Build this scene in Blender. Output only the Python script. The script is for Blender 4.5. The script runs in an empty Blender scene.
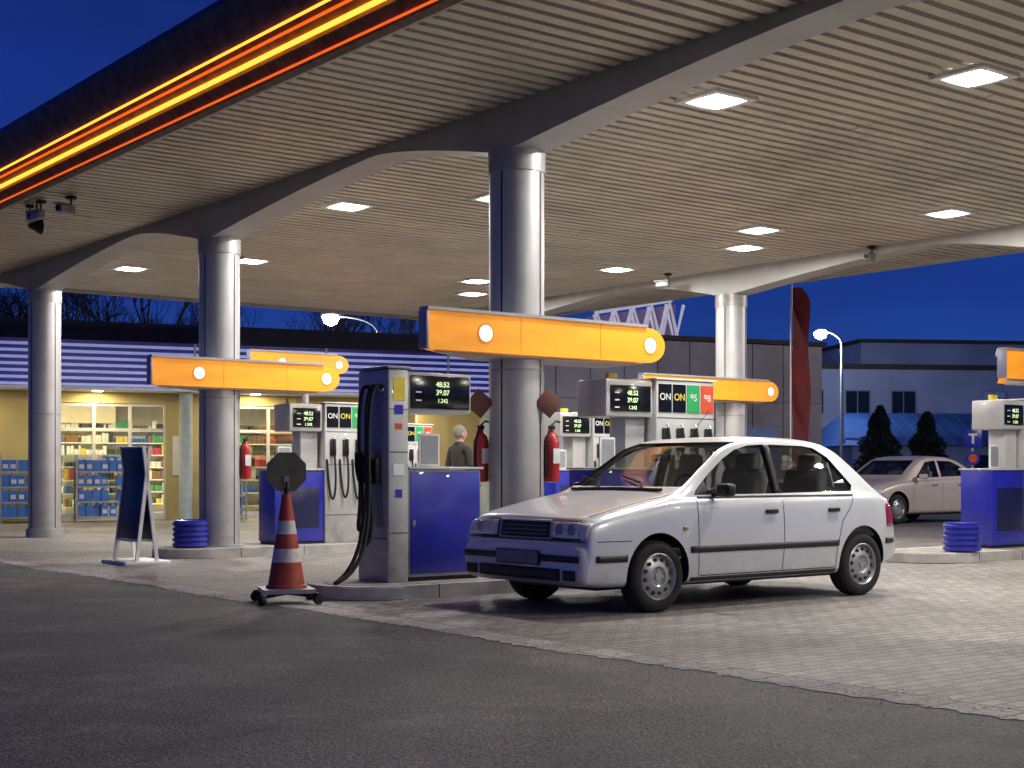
import bpy, bmesh, math, random
import numpy as np
from mathutils import Vector, Matrix
random.seed(7)
R=math.radians
TH=R(37.7)
CA,SA=math.cos(TH),math.sin(TH)
def S(a,b,z=0): return (a*CA-b*SA, a*SA+b*CA, z)
scn=bpy.context.scene
COL=scn.collection
# ------------------------------------------------------------------ materials
def newmat(name):
    m=bpy.data.materials.new(name); m.use_nodes=True
    nt=m.node_tree; nt.nodes.clear()
    o=nt.nodes.new('ShaderNodeOutputMaterial')
    return m,nt,o
def M(name,col,rough=.5,metal=0,var=.12,scale=6,bump=0,bscale=60,emis=None,es=0,coat=0,dirt=None):
    m,nt,o=newmat(name)
    p=nt.nodes.new('ShaderNodeBsdfPrincipled')
    p.inputs['Roughness'].default_value=rough
    p.inputs['Metallic'].default_value=metal
    p.inputs['Coat Weight'].default_value=coat
    tc=nt.nodes.new('ShaderNodeTexCoord')
    n=nt.nodes.new('ShaderNodeTexNoise'); n.inputs['Scale'].default_value=scale; n.inputs['Detail'].default_value=6
    nt.links.new(tc.outputs['Object'],n.inputs['Vector'])
    r=nt.nodes.new('ShaderNodeValToRGB')
    r.color_ramp.elements[0].position=.3; r.color_ramp.elements[1].position=.7
    r.color_ramp.elements[0].color=tuple(c*(1-var) for c in col)+(1,)
    r.color_ramp.elements[1].color=tuple(min(1,c*(1+var)) for c in col)+(1,)
    nt.links.new(n.outputs['Fac'],r.inputs['Fac'])
    out=r.outputs['Color']
    if dirt:   # grime that thins out with height (object z) and is broken up by noise
        z0,z1,amt,dc=dirt
        sx=nt.nodes.new('ShaderNodeSeparateXYZ'); nt.links.new(tc.outputs['Object'],sx.inputs[0])
        mz=nt.nodes.new('ShaderNodeMapRange'); mz.inputs['From Min'].default_value=z1; mz.inputs['From Max'].default_value=z0; mz.inputs['To Max'].default_value=amt
        nt.links.new(sx.outputs['Z'],mz.inputs['Value'])
        n3=nt.nodes.new('ShaderNodeTexNoise'); n3.inputs['Scale'].default_value=7; n3.inputs['Detail'].default_value=8; n3.inputs['Roughness'].default_value=.7
        nt.links.new(tc.outputs['Object'],n3.inputs['Vector'])
        mm=nt.nodes.new('ShaderNodeMapRange'); mm.inputs['From Min'].default_value=.3; mm.inputs['From Max'].default_value=.65; nt.links.new(n3.outputs['Fac'],mm.inputs['Value'])
        mu=nt.nodes.new('ShaderNodeMath'); mu.operation='MULTIPLY'; nt.links.new(mz.outputs[0],mu.inputs[0]); nt.links.new(mm.outputs[0],mu.inputs[1])
        mx=nt.nodes.new('ShaderNodeMix'); mx.data_type='RGBA'; nt.links.new(mu.outputs[0],mx.inputs[0]); nt.links.new(out,mx.inputs[6]); mx.inputs[7].default_value=tuple(dc)+(1,)
        out=mx.outputs[2]
    nt.links.new(out,p.inputs['Base Color'])
    mr=nt.nodes.new('ShaderNodeMapRange'); mr.inputs['To Min'].default_value=max(.02,rough*.8); mr.inputs['To Max'].default_value=min(1,rough*1.25)
    nt.links.new(n.outputs['Fac'],mr.inputs['Value']); nt.links.new(mr.outputs['Result'],p.inputs['Roughness'])
    if bump:
        n2=nt.nodes.new('ShaderNodeTexNoise'); n2.inputs['Scale'].default_value=bscale; n2.inputs['Detail'].default_value=4
        nt.links.new(tc.outputs['Object'],n2.inputs['Vector'])
        b=nt.nodes.new('ShaderNodeBump'); b.inputs['Strength'].default_value=bump; b.inputs['Distance'].default_value=.01
        nt.links.new(n2.outputs['Fac'],b.inputs['Height']); nt.links.new(b.outputs['Normal'],p.inputs['Normal'])
    if emis:
        p.inputs['Emission Color'].default_value=tuple(emis)+(1,); p.inputs['Emission Strength'].default_value=es
    nt.links.new(p.outputs[0],o.inputs[0])
    return m
def Glass(name,tint=(.8,.85,.85),base=.06,k=.75):
    m,nt,o=newmat(name)
    t=nt.nodes.new('ShaderNodeBsdfTransparent'); t.inputs[0].default_value=tuple(tint)+(1,)
    g=nt.nodes.new('ShaderNodeBsdfGlossy'); g.inputs['Roughness'].default_value=.03
    f=nt.nodes.new('ShaderNodeLayerWeight'); f.inputs['Blend'].default_value=.3
    a=nt.nodes.new('ShaderNodeMath'); a.operation='MULTIPLY_ADD'; a.inputs[1].default_value=k; a.inputs[2].default_value=base; a.use_clamp=True
    nt.links.new(f.outputs['Fresnel'],a.inputs[0])
    mx=nt.nodes.new('ShaderNodeMixShader'); nt.links.new(a.outputs[0],mx.inputs[0])
    nt.links.new(t.outputs[0],mx.inputs[1]); nt.links.new(g.outputs[0],mx.inputs[2]); nt.links.new(mx.outputs[0],o.inputs[0])
    return m
dirtc=(.10,.085,.07)
black=M('black_plastic',(.012,.012,.013),.45)
rubber=M('rubber',(.015,.015,.015),.8,bump=.2)
silver=M('column_metal',(.46,.45,.45),.42,.35,.10,3,dirt=(0,1.2,.5,dirtc))
chrome=M('chrome',(.6,.6,.6),.2,1)
beam_m=M('beam_paint',(.46,.45,.44),.55,.1,.12,2)
slat_m=M('ceiling_metal',(.60,.55,.46),.5,.25,.14,1.2)
dark_m=M('dark_void',(.012,.011,.010),.9)
fasc_m=M('fascia_neon_tint',(.16,.095,.07),.55,.1,.45,7)  # brown takes in the orange neon reflection, put into the base colour
fasc_t=M('fascia_top_paint',(.02,.022,.06),.4,.2,.3,3)
orange_d=M('orange_paint',(.7,.25,.01),.4,emis=(1,.3,.01),es=.12)
orange_e,nt,o=newmat('orange_lightbox')
p=nt.nodes.new('ShaderNodeBsdfPrincipled'); p.inputs['Roughness'].default_value=.4; p.inputs['Base Color'].default_value=(.78,.31,.015,1)
tc=nt.nodes.new('ShaderNodeTexCoord'); mp=nt.nodes.new('ShaderNodeMapping'); mp.inputs['Scale'].default_value=(1.1,.2,5)
nt.links.new(tc.outputs['Object'],mp.inputs[0]); n=nt.nodes.new('ShaderNodeTexNoise'); n.inputs['Scale'].default_value=1.3; n.inputs['Detail'].default_value=3; nt.links.new(mp.outputs[0],n.inputs['Vector'])
mr=nt.nodes.new('ShaderNodeMapRange'); mr.inputs['From Min'].default_value=.3; mr.inputs['From Max'].default_value=.7; mr.inputs['To Min'].default_value=.26; mr.inputs['To Max'].default_value=.60
nt.links.new(n.outputs['Fac'],mr.inputs['Value']); nt.links.new(mr.outputs[0],p.inputs['Emission Strength']); p.inputs['Emission Color'].default_value=(1,.32,.014,1)
nt.links.new(p.outputs[0],o.inputs[0])
neon_y=M('neon_yellow',(1,.6,.1),.4,emis=(1,.36,.035),es=2.5)
neon_o=M('neon_orange',(1,.2,.02),.4,emis=(1,.14,.012),es=.9)
white_e=M('white_disc',(.8,.8,.75),.4,emis=(1,.85,.6),es=.8)
lum_e=M('luminaire_glass',(.9,.9,.9),.4,emis=(1,.97,.9),es=14)
pump_w=M('pump_enamel',(.50,.50,.49),.35,.1,.1,4,coat=.2,dirt=(.1,.9,.55,dirtc))
pump_g=M('pump_grey',(.33,.34,.35),.4,.3,.1,4)
blue_p=M('blue_panel',(.014,.020,.36),.35,.0,.2,3,coat=.3,dirt=(.1,.6,.35,(.05,.05,.1)))
blue_d=M('dark_blue_panel',(.012,.014,.06),.3)
screen=M('display_glass',(.008,.009,.01),.15)
digit=M('display_digits',(.6,.8,.5),.5,emis=(.60,.85,.35),es=.9)
yellow=M('yellow_label',(.75,.6,.05),.5)
white=M('white_paint',(.75,.75,.73),.5)
green=M('green_label',(.02,.35,.10),.5)
redl=M('red_label',(.65,.08,.03),.45)
conc=M('concrete',(.30,.28,.26),.85,0,.3,5,bump=.5)
conc_l=M('kerb_stone',(.40,.38,.36),.8,0,.28,3,bump=.5)
red_p=M('red_paint',(.42,.02,.018),.35,coat=.3)
brown_p=M('brown_board',(.16,.06,.04),.6)
cone_o=M('cone_orange',(.46,.055,.025),.6,0,.3,9,dirt=(.1,.9,.6,(.08,.05,.04)))
cone_w=M('cone_white',(.62,.60,.58),.6,0,.25,12)
sign_back=M('sign_back',(.15,.15,.09),.6,.2,.2,6)
wall_y=M('shop_wall',(.54,.44,.19),.7,0,.12,1.5)
wall_in=M('shop_inner_wall',(.7,.66,.55),.7)
louver=M('louver_blue',(.035,.035,.22),.35,.2,.15,2)
louver_w=M('louver_pale_glow',(.50,.52,.80),.35,.1,.15,2,emis=(.28,.35,1),es=.34)  # faint blue glow added to brighten the pale slats, which are no lamps
endcap=M('sign_end_cap',(.30,.30,.42),.35,.2)
roof_d=M('roof_dark',(.06,.05,.045),.8,0,.2,2)
frame_m=M('window_frame',(.62,.62,.60),.4,.2)
greyw=M('grey_cladding',(.38,.34,.33),.7,0,.25,.8,dirt=(0,4,.5,dirtc))
greyl=M('light_cladding',(.50,.49,.50),.7,0,.15,.8)
bluew=M('far_wall',(.36,.42,.58),.8,0,.2,.4)
blueroof=M('blue_metal_roof',(.025,.075,.26),.6,.0,.35,.6)
winlit=M('window_dim',(.1,.13,.2),.2,emis=(.3,.45,.9),es=.10)
windark=M('window_dark',(.012,.016,.03),.15)
bark=M('bark',(.05,.038,.03),.9)
glass=Glass('window_glass'); cglass=Glass('car_glass',(.86,.89,.87),.05,.6)
paint=M('silver_white_paint',(.70,.72,.75),.30,.15,.03,3,coat=.7,dirt=(.12,.5,.5,(.25,.23,.21)))
paint2=M('silver_paint',(.62,.52,.43),.35,.10,.03,3,coat=.5)
lamp_gl=M('lamp_lens',(.80,.80,.80),.12,.1,.25,40,coat=1)
amber=M('amber_lens',(.7,.2,.02),.25,coat=.6)
tail=M('tail_lens',(.35,.01,.01),.2,coat=1)
rim_m=M('steel_rim',(.42,.42,.43),.4,.6,.15,8)
seat_m=M('seat_fabric',(.24,.24,.22),.9)
plate_m=M('number_plate',(.20,.21,.27),.6)
# ------------------------------------------------------------------ helpers
def empty(name,loc=(0,0,0),rz=0):
    e=bpy.data.objects.new(name,None); e.location=loc; e.rotation_euler=(0,0,rz); e.empty_display_size=.2
    COL.objects.link(e); return e
def add(parent,name,me,mats,smooth=False):
    for m in (mats if isinstance(mats,(list,tuple)) else [mats]): me.materials.append(m)
    ob=bpy.data.objects.new(name,me); COL.objects.link(ob)
    if parent: ob.parent=parent
    if smooth:
        for p in me.polygons: p.use_smooth=True
    return ob
def mesh(parent,name,vs,fs,mats,mis=None,smooth=False,rot=None,loc=None):
    me=bpy.data.meshes.new(name); me.from_pydata([tuple(v) for v in vs],[],fs); me.update()
    ob=add(parent,name,me,mats,smooth)
    if mis:
        for p,i in zip(me.polygons,mis): p.material_index=i
    if rot: ob.rotation_euler=rot
    if loc: ob.location=loc
    return ob
def sharp(me,ang=35):
    bm=bmesh.new(); bm.from_mesh(me)
    for e in bm.edges:
        if len(e.link_faces)==2: e.smooth = e.calc_face_angle(0)<R(ang)
    for f in bm.faces: f.smooth=True
    bm.to_mesh(me); bm.free()
def bmob(parent,name,bm,mats,smooth=False,rot=None,loc=None,ang=35):
    bmesh.ops.recalc_face_normals(bm,faces=bm.faces)
    me=bpy.data.meshes.new(name); bm.to_mesh(me); bm.free()
    ob=add(parent,name,me,mats)
    if smooth: sharp(me,ang)
    if rot: ob.rotation_euler=rot
    if loc: ob.location=loc
    return ob
def box(parent,name,x0,x1,y0,y1,z0,z1,mat,bev=0,seg=2,rot=None,loc=None):
    bm=bmesh.new(); bmesh.ops.create_cube(bm,size=1)
    for v in bm.verts: v.co=Vector(((x0+x1)/2+v.co.x*(x1-x0),(y0+y1)/2+v.co.y*(y1-y0),(z0+z1)/2+v.co.z*(z1-z0)))
    if bev: bmesh.ops.bevel(bm,geom=list(bm.edges),offset=bev,segments=seg,affect='EDGES',profile=.5)
    return bmob(parent,name,bm,mat,smooth=bool(bev),rot=rot,loc=loc)
def boxes(parent,name,L,mats):
    vs=[];fs=[];mi=[]
    for t in L:
        x0,x1,y0,y1,z0,z1=t[:6]; k=t[6] if len(t)>6 else 0
        n=len(vs)
        vs+=[(x0,y0,z0),(x1,y0,z0),(x1,y1,z0),(x0,y1,z0),(x0,y0,z1),(x1,y0,z1),(x1,y1,z1),(x0,y1,z1)]
        for f in ((3,2,1,0),(4,5,6,7),(0,1,5,4),(1,2,6,5),(2,3,7,6),(3,0,4,7)):
            fs.append([n+i for i in f]); mi.append(k)
    return mesh(parent,name,vs,fs,mats,mi)
def lathe(parent,name,prof,mat,seg=32,axis='z',loc=None,cap=True,smooth=True,rot=None,ang=40):
    bm=bmesh.new(); rings=[]
    for r,h in prof:
        ring=[]
        for i in range(seg):
            t=2*math.pi*i/seg; c,s=r*math.cos(t),r*math.sin(t)
            co={'z':(c,s,h),'y':(c,h,s),'x':(h,c,s)}[axis]
            ring.append(bm.verts.new(co))
        rings.append(ring)
    for a,b in zip(rings,rings[1:]):
        for i in range(seg): bm.faces.new((a[i],a[(i+1)%seg],b[(i+1)%seg],b[i]))
    if cap: bm.faces.new(rings[0]); bm.faces.new(rings[-1])
    return bmob(parent,name,bm,mat,smooth=smooth,loc=loc,rot=rot,ang=ang)
def cyl(parent,name,loc,r,h,mat,axis='z',r2=None,seg=24):
    r2=r if r2 is None else r2
    return lathe(parent,name,[(r,0),(r2,h)],mat,seg,axis,loc)
def prism(parent,name,pts,d0,d1,mat,plane='xz',bev=0,mats=None,smooth=False):
    bm=bmesh.new()
    f={'xz':lambda p,d:(p[0],d,p[1]),'yz':lambda p,d:(d,p[0],p[1]),'xy':lambda p,d:(p[0],p[1],d)}[plane]
    A=[bm.verts.new(f(p,d0)) for p in pts]; B=[bm.verts.new(f(p,d1)) for p in pts]
    bm.faces.new(A); bm.faces.new(B[::-1]); n=len(pts)
    for i in range(n): bm.faces.new((A[i],B[i],B[(i+1)%n],A[(i+1)%n]))
    if bev: bmesh.ops.bevel(bm,geom=list(bm.edges),offset=bev,segments=2,affect='EDGES')
    return bmob(parent,name,bm,mats or mat,smooth=bool(bev) or smooth)
def tube(parent,name,pts,r,mat,smooth=True,res=3):
    cu=bpy.data.curves.new(name,'CURVE'); cu.dimensions='3D'; cu.bevel_depth=r; cu.bevel_resolution=res; cu.use_fill_caps=True
    if smooth:
        sp=cu.splines.new('NURBS'); sp.points.add(len(pts)-1)
        for p,q in zip(sp.points,pts): p.co=(*q,1)
        sp.use_endpoint_u=True; sp.order_u=4; cu.resolution_u=8
    else:
        sp=cu.splines.new('POLY'); sp.points.add(len(pts)-1)
        for p,q in zip(sp.points,pts): p.co=(*q,1)
    cu.materials.append(mat)
    ob=bpy.data.objects.new(name,cu); COL.objects.link(ob); ob.parent=parent; return ob
def text(parent,name,s,loc,size,mat,rot=(math.pi/2,0,0),align='CENTER'):
    cu=bpy.data.curves.new(name,'FONT'); cu.body=s; cu.size=size; cu.align_x=align; cu.align_y='CENTER'; cu.extrude=.001; cu.offset=size*.01
    cu.materials.append(mat)
    ob=bpy.data.objects.new(name,cu); COL.objects.link(ob); ob.parent=parent; ob.location=loc; ob.rotation_euler=rot; return ob
def stadium(x0,x1,hw,n=14):
    pts=[]
    for i in range(n+1):
        t=-math.pi/2+math.pi*i/n; pts.append((x1-hw+hw*math.cos(t),hw*math.sin(t)))
    for i in range(n+1):
        t=math.pi/2+math.pi*i/n; pts.append((x0+hw+hw*math.cos(t),hw*math.sin(t)))
    return pts
# ------------------------------------------------------------------ world / camera
w=bpy.data.worlds.new('World'); scn.world=w; w.use_nodes=True
nt=w.node_tree; nt.nodes.clear()
wo=nt.nodes.new('ShaderNodeOutputWorld')
sky=nt.nodes.new('ShaderNodeTexSky'); sky.sky_type='NISHITA'; sky.sun_disc=False
sky.sun_elevation=R(-4); sky.sun_rotation=R(200)
bg1=nt.nodes.new('ShaderNodeBackground'); bg1.inputs[1].default_value=.05; nt.links.new(sky.outputs[0],bg1.inputs[0])
tc=nt.nodes.new('ShaderNodeTexCoord'); sx=nt.nodes.new('ShaderNodeSeparateXYZ'); nt.links.new(tc.outputs['Generated'],sx.inputs[0])
cr=nt.nodes.new('ShaderNodeValToRGB'); el=cr.color_ramp.elements
el[0].position=0; el[0].color=(.022,.075,.28,1); el[1].position=.45; el[1].color=(.007,.015,.105,1)
e=el.new(.12); e.color=(.010,.038,.235,1); e=el.new(.28); e.color=(.007,.026,.195,1)
nz=nt.nodes.new('ShaderNodeTexNoise'); nz.inputs['Scale'].default_value=2.5; nz.inputs['Detail'].default_value=5
mpn=nt.nodes.new('ShaderNodeMapping'); mpn.inputs['Scale'].default_value=(1,1,4); nt.links.new(tc.outputs['Generated'],mpn.inputs[0]); nt.links.new(mpn.outputs[0],nz.inputs['Vector'])
mr=nt.nodes.new('ShaderNodeMapRange'); mr.inputs['From Min'].default_value=.3; mr.inputs['From Max'].default_value=.7; mr.inputs['To Min'].default_value=.78; mr.inputs['To Max'].default_value=1.3
nt.links.new(nz.outputs['Fac'],mr.inputs['Value'])
bg2=nt.nodes.new('ShaderNodeBackground'); nt.links.new(sx.outputs['Z'],cr.inputs[0]); nt.links.new(cr.outputs[0],bg2.inputs[0]); nt.links.new(mr.outputs[0],bg2.inputs[1])
ad=nt.nodes.new('ShaderNodeAddShader'); nt.links.new(bg1.outputs[0],ad.inputs[0]); nt.links.new(bg2.outputs[0],ad.inputs[1]); nt.links.new(ad.outputs[0],wo.inputs[0])
cam=bpy.data.cameras.new('camera'); co=bpy.data.objects.new('camera',cam); COL.objects.link(co)
cam.sensor_width=36; cam.lens=49.68; cam.shift_y=.0859; cam.clip_end=1500
co.location=(0,0,1.08); co.rotation_euler=(math.pi/2,0,0); scn.camera=co
scn.view_settings.view_transform='Standard'; scn.view_settings.look='None'; scn.view_settings.exposure=0
# ------------------------------------------------------------------ ground
def ground_mat(name,c1,c2,c3,rough,brick=None,bump=.5,speck=(.35,1.9),salt=0):
    m,nt,o=newmat(name); L=nt.links.new
    p=nt.nodes.new('ShaderNodeBsdfPrincipled'); tc=nt.nodes.new('ShaderNodeTexCoord')
    def noise(s,d=6,r=.55):
        n=nt.nodes.new('ShaderNodeTexNoise'); n.inputs['Scale'].default_value=s; n.inputs['Detail'].default_value=d; n.inputs['Roughness'].default_value=r
        L(tc.outputs['Object'],n.inputs['Vector']); return n
    def mix(f,a,b,mode='MIX'):
        x=nt.nodes.new('ShaderNodeMix'); x.data_type='RGBA'; x.blend_type=mode
        for s,v in ((0,f),(6,a),(7,b)):
            if hasattr(v,'is_output'): L(v,x.inputs[s])
            else: x.inputs[s].default_value=v if s==0 else tuple(v)+(1,)
        return x.outputs[2]
    def ramp(src,lo,hi,a=0,b=1):
        r=nt.nodes.new('ShaderNodeMapRange'); r.inputs['From Min'].default_value=lo; r.inputs['From Max'].default_value=hi
        r.inputs['To Min'].default_value=a; r.inputs['To Max'].default_value=b; L(src,r.inputs['Value']); return r.outputs['Result']
    def grey(s):
        gv=nt.nodes.new('ShaderNodeCombineColor'); [L(s,gv.inputs[i]) for i in range(3)]; return gv.outputs[0]
    big=noise(.35,5); med=noise(2.2,8,.65); fine=noise(48,2,.8); coarse=noise(15,4,.7)
    base=mix(ramp(med.outputs['Fac'],.35,.68),c1,c2)
    base=mix(ramp(big.outputs['Fac'],.42,.62),base,c3)
    base=mix(1.0,base,grey(ramp(fine.outputs['Fac'],.32,.68,*speck)),'MULTIPLY')
    base=mix(1.0,base,grey(ramp(coarse.outputs['Fac'],.32,.68,.72,1.3)),'MULTIPLY')
    h=fine.outputs['Fac']
    if brick:
        bt=nt.nodes.new('ShaderNodeTexBrick'); bt.inputs['Scale'].default_value=1; bt.inputs['Brick Width'].default_value=brick[0]; bt.inputs['Row Height'].default_value=brick[1]
        bt.inputs['Mortar Size'].default_value=.008; bt.inputs['Mortar Smooth'].default_value=.3
        bt.inputs['Color1'].default_value=(.76,.75,.74,1); bt.inputs['Color2'].default_value=(1.15,1.13,1.12,1); bt.inputs['Mortar'].default_value=(.30,.28,.27,1)
        dis=nt.nodes.new('ShaderNodeVectorMath'); dis.operation='MULTIPLY_ADD'
        L(noise(6,2).outputs['Color'],dis.inputs[0]); dis.inputs[1].default_value=(.012,.012,0); L(tc.outputs['Object'],dis.inputs[2])
        L(dis.outputs[0],bt.inputs['Vector'])
        base=mix(1.0,base,bt.outputs['Color'],'MULTIPLY')
        st=ramp(noise(.9,6,.7).outputs['Fac'],.56,.70,0,.32)
        base=mix(st,base,(.06,.055,.05))
        ma=nt.nodes.new('ShaderNodeMath'); ma.operation='MULTIPLY_ADD'; ma.inputs[1].default_value=-2.2
        L(bt.outputs['Fac'],ma.inputs[0]); L(fine.outputs['Fac'],ma.inputs[2]); h=ma.outputs[0]
    else:
        v=nt.nodes.new('ShaderNodeTexVoronoi'); v.feature='DISTANCE_TO_EDGE'; v.inputs['Scale'].default_value=.45
        dd=nt.nodes.new('ShaderNodeVectorMath'); dd.operation='MULTIPLY_ADD'; L(noise(1.5,6).outputs['Color'],dd.inputs[0]); dd.inputs[1].default_value=(.9,.9,0); L(tc.outputs['Object'],dd.inputs[2]); L(dd.outputs[0],v.inputs['Vector'])
        cc=nt.nodes.new('ShaderNodeMath'); cc.operation='MAXIMUM'; L(ramp(v.outputs['Distance'],.0,.010),cc.inputs[0]); L(ramp(noise(.6,3).outputs['Fac'],.6,.45),cc.inputs[1])
        base=mix(1.0,base,grey(ramp(cc.outputs[0],0,1,.5,1)),'MULTIPLY')
    if salt:   # pale dust / dried salt streaks
        s1=ramp(noise(1.1,9,.75).outputs['Fac'],.50,.62,0,1); s2=ramp(noise(26,3,.8).outputs['Fac'],.42,.60,0,salt)
        mu=nt.nodes.new('ShaderNodeMath'); mu.operation='MULTIPLY'; L(s1,mu.inputs[0]); L(s2,mu.inputs[1])
        base=mix(mu.outputs[0],base,(.46,.42,.39))
    L(base,p.inputs['Base Color'])
    L(ramp(med.outputs['Fac'],0,1,rough-.15,rough+.15),p.inputs['Roughness'])
    b=nt.nodes.new('ShaderNodeBump'); b.inputs['Strength'].default_value=bump; b.inputs['Distance'].default_value=.02 if not brick else .008
    L(h,b.inputs['Height']); L(b.outputs[0],p.inputs['Normal']); L(p.outputs[0],o.inputs[0]); return m
asph=ground_mat('asphalt',(.052,.050,.052),(.112,.102,.095),(.042,.041,.045),.72,speck=(.2,2.6),bump=.9,salt=.34)
asph2=ground_mat('asphalt_patch',(.048,.046,.050),(.078,.072,.07),(.038,.036,.04),.66,speck=(.25,2.3),bump=.9)
pave=ground_mat('pavers',(.22,.205,.19),(.30,.28,.26),(.19,.175,.165),.60,(.2,.1),.6,speck=(.72,1.35))
gut=ground_mat('gutter_concrete',(.34,.33,.31),(.50,.48,.45),(.26,.25,.24),.8,(.5,.36),.6,speck=(.6,1.5),salt=.9)
def sheet(name,a0,a1,b0,b1,z,mat):
    return mesh(None,name,[(a0,b0,0),(a1,b0,0),(a1,b1,0),(a0,b1,0)],[(0,1,2,3)],mat,rot=(0,0,TH),loc=(0,0,z))
sheet('ground',-500,500,-500,500,0,asph)
sheet('forecourt_paving',5.72,23,-16,29.6,.004,pave)
vs=[];fs=[]; bb=np.linspace(-16,29.6,700)
for i,q in enumerate(bb):
    vs+=[(5.45+.05*math.sin(q*2.1)*math.sin(q*.7)+random.uniform(-.03,.03),q,.0035),(5.715,q,.0035)]
for i in range(len(bb)-1): fs.append((2*i,2*i+1,2*i+3,2*i+2))
mesh(None,'gutter_strip',vs,fs,gut,rot=(0,0,TH))
sheet('road_patch',1.2,4.9,-6,3.4,.003,asph2)
wl=M('road_marking',(.33,.32,.31),.8,0,.5,12)
sheet('road_marking',-8,5.2,24.6,24.72,.004,wl)
vs=[];fs=[]
for _ in range(2600):
    q=random.uniform(2,20); a=5.45+abs(random.gauss(0,.22))*random.choice((-1,1))+random.uniform(-.2,.3)
    s=random.choice((.002,.003,.003,.004,.006)); n=len(vs); z=.0042
    P_=[(a-s,q-s*.8,z),(a+s,q-s,z),(a+s*.8,q+s,z),(a-s,q+s*.9,z),(a+random.uniform(-s,s)*.4,q,z+s*.8)]
    vs+=P_; fs+=[(n,n+1,n+4),(n+1,n+2,n+4),(n+2,n+3,n+4),(n+3,n,n+4)]
mesh(None,'gravel',vs,fs,conc_l,rot=(0,0,TH))
# ------------------------------------------------------------------ canopy
H=4.5; A0,A1,B0,B1=5.95,19.4,-4,26.0
can=empty('fuel_station_canopy',(0,0,0),TH)
vs=[];fs=[]
sp=.19; wd=.136; b=B0+.05
cuts=[A0,8.6,11.3,14.0,16.7,A1]
while b<B1-.15:
    for c0_,c1_ in zip(cuts,cuts[1:]):
        n=len(vs); dz=random.uniform(-.002,.002)
        for a in (c0_+.003,c1_-.003):
            vs+=[(a,b,H+.06),(a,b+.010,H+dz),(a,b+wd-.010,H+dz),(a,b+wd,H+.06)]
        for i in range(3): fs.append((n+i,n+i+1,n+5+i,n+4+i))
    b+=sp
mesh(can,'ceiling_slats',vs,fs,slat_m)
box(can,'roof_deck',A0,A1,B0,B1,H+.10,H+.4,dark_m)
boxes(can,'edge_trim',[(A0-.03,A0,B0,B1,H-.04,H+.1),(A1,A1+.06,B0,B1,H-.05,H+.42),(A0,A1,B1,B1+.06,H-.05,H+.42)],[beam_m])
prof=[(A0-.03,H-.04),(A0-.10,H-.02),(A0-.17,H+.07),(A0-.20,H+.09),(A0-.20,H+.13),(A0-.29,H+.22),(A0-.34,H+.25),(A0-.36,H+.31),(A0-.42,H+.42),(A0-.47,H+.52),(A0-.49,H+.60),(A0-.46,H+.68),(A0-.30,H+.74),(A0+.3,H+.78)]
vs=[];fs=[];mi=[]
bs=np.linspace(B0,B1+.06,24)
for bb in bs:
    for p in prof: vs.append((p[0],bb,p[1]))
n=len(prof)
for i in range(len(bs)-1):
    for j in range(n-1): fs.append((i*n+j,i*n+j+1,(i+1)*n+j+1,(i+1)*n+j)); mi.append(1 if j>=10 else 0)
fo=mesh(can,'fascia',vs,fs,[fasc_m,fasc_t],mi); sharp(fo.data,25)
def strip(name,x,z,r,mat): tube(can,name,[(x,B0+.1,z),(x,B1,z)],r,mat,smooth=False)
strip('neon_tube_lower',A0-.13,H+.00,.010,neon_o)
strip('neon_tube_mid',A0-.235,H+.13,.022,neon_y)
strip('neon_tube_upper',A0-.30,H+.205,.012,neon_o)
strip('neon_tube_top',A0-.355,H+.255,.012,neon_y)
ROWA=(8.17,17.66); COLB=(4.2,10.5,16.75,23.2)
def zb_(b):
    z=H-.08
    for c in COLB:
        if c-4.2<b<=c: t=(b-(c-4.2))/4.2; z=min(z,H-.08-.37*t**1.35)
        if c<b<c+2.2: t=1-(b-c)/2.2; z=min(z,H-.08-.37*t**1.35)
    return z
for a in ROWA:
    bb=np.linspace(B0,B1,160)
    vs=[];fs=[]
    for q in bb:
        z=zb_(q); vs+=[(a-.2,q,H+.04),(a-.2,q,z),(a+.2,q,z),(a+.2,q,H+.04)]
    for i in range(len(bb)-1):
        for j in range(3): fs.append((i*4+j,i*4+j+1,i*4+j+5,i*4+j+4))
    mesh(can,'beam',vs,fs,beam_m)
    for c in COLB:
        cyl(can,'column',(a,c,0),.26,H-.42,silver,seg=48)
        cyl(can,'column_collar',(a,c,H-.62),.272,.2,silver,seg=48)
        cyl(can,'column_foot',(a,c,0),.30,.15,pump_g,seg=48)
        for k in range(4):
            t=R(20+90*k)
            box(can,'column_seam',.2585,.2625,-.008,.008,.16,H-.63,black,rot=(0,0,t),loc=(a,c,0))
        cyl(can,'column_band',(a,c,2.02),.263,.02,pump_g,seg=48)
LP=[(9.4,2.6),(9.4,9.1),(9.4,15.6),(9.4,22.6),(10.6,.6),(10.6,7.2),(10.6,14.0),(10.6,20.6),(14.9,.5),(14.9,7.0),(14.9,13.6),(14.9,20.3),(15.9,4.4),(15.9,11.2),(15.9,14.8),(15.9,17.7),(15.9,21.8)]
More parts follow.
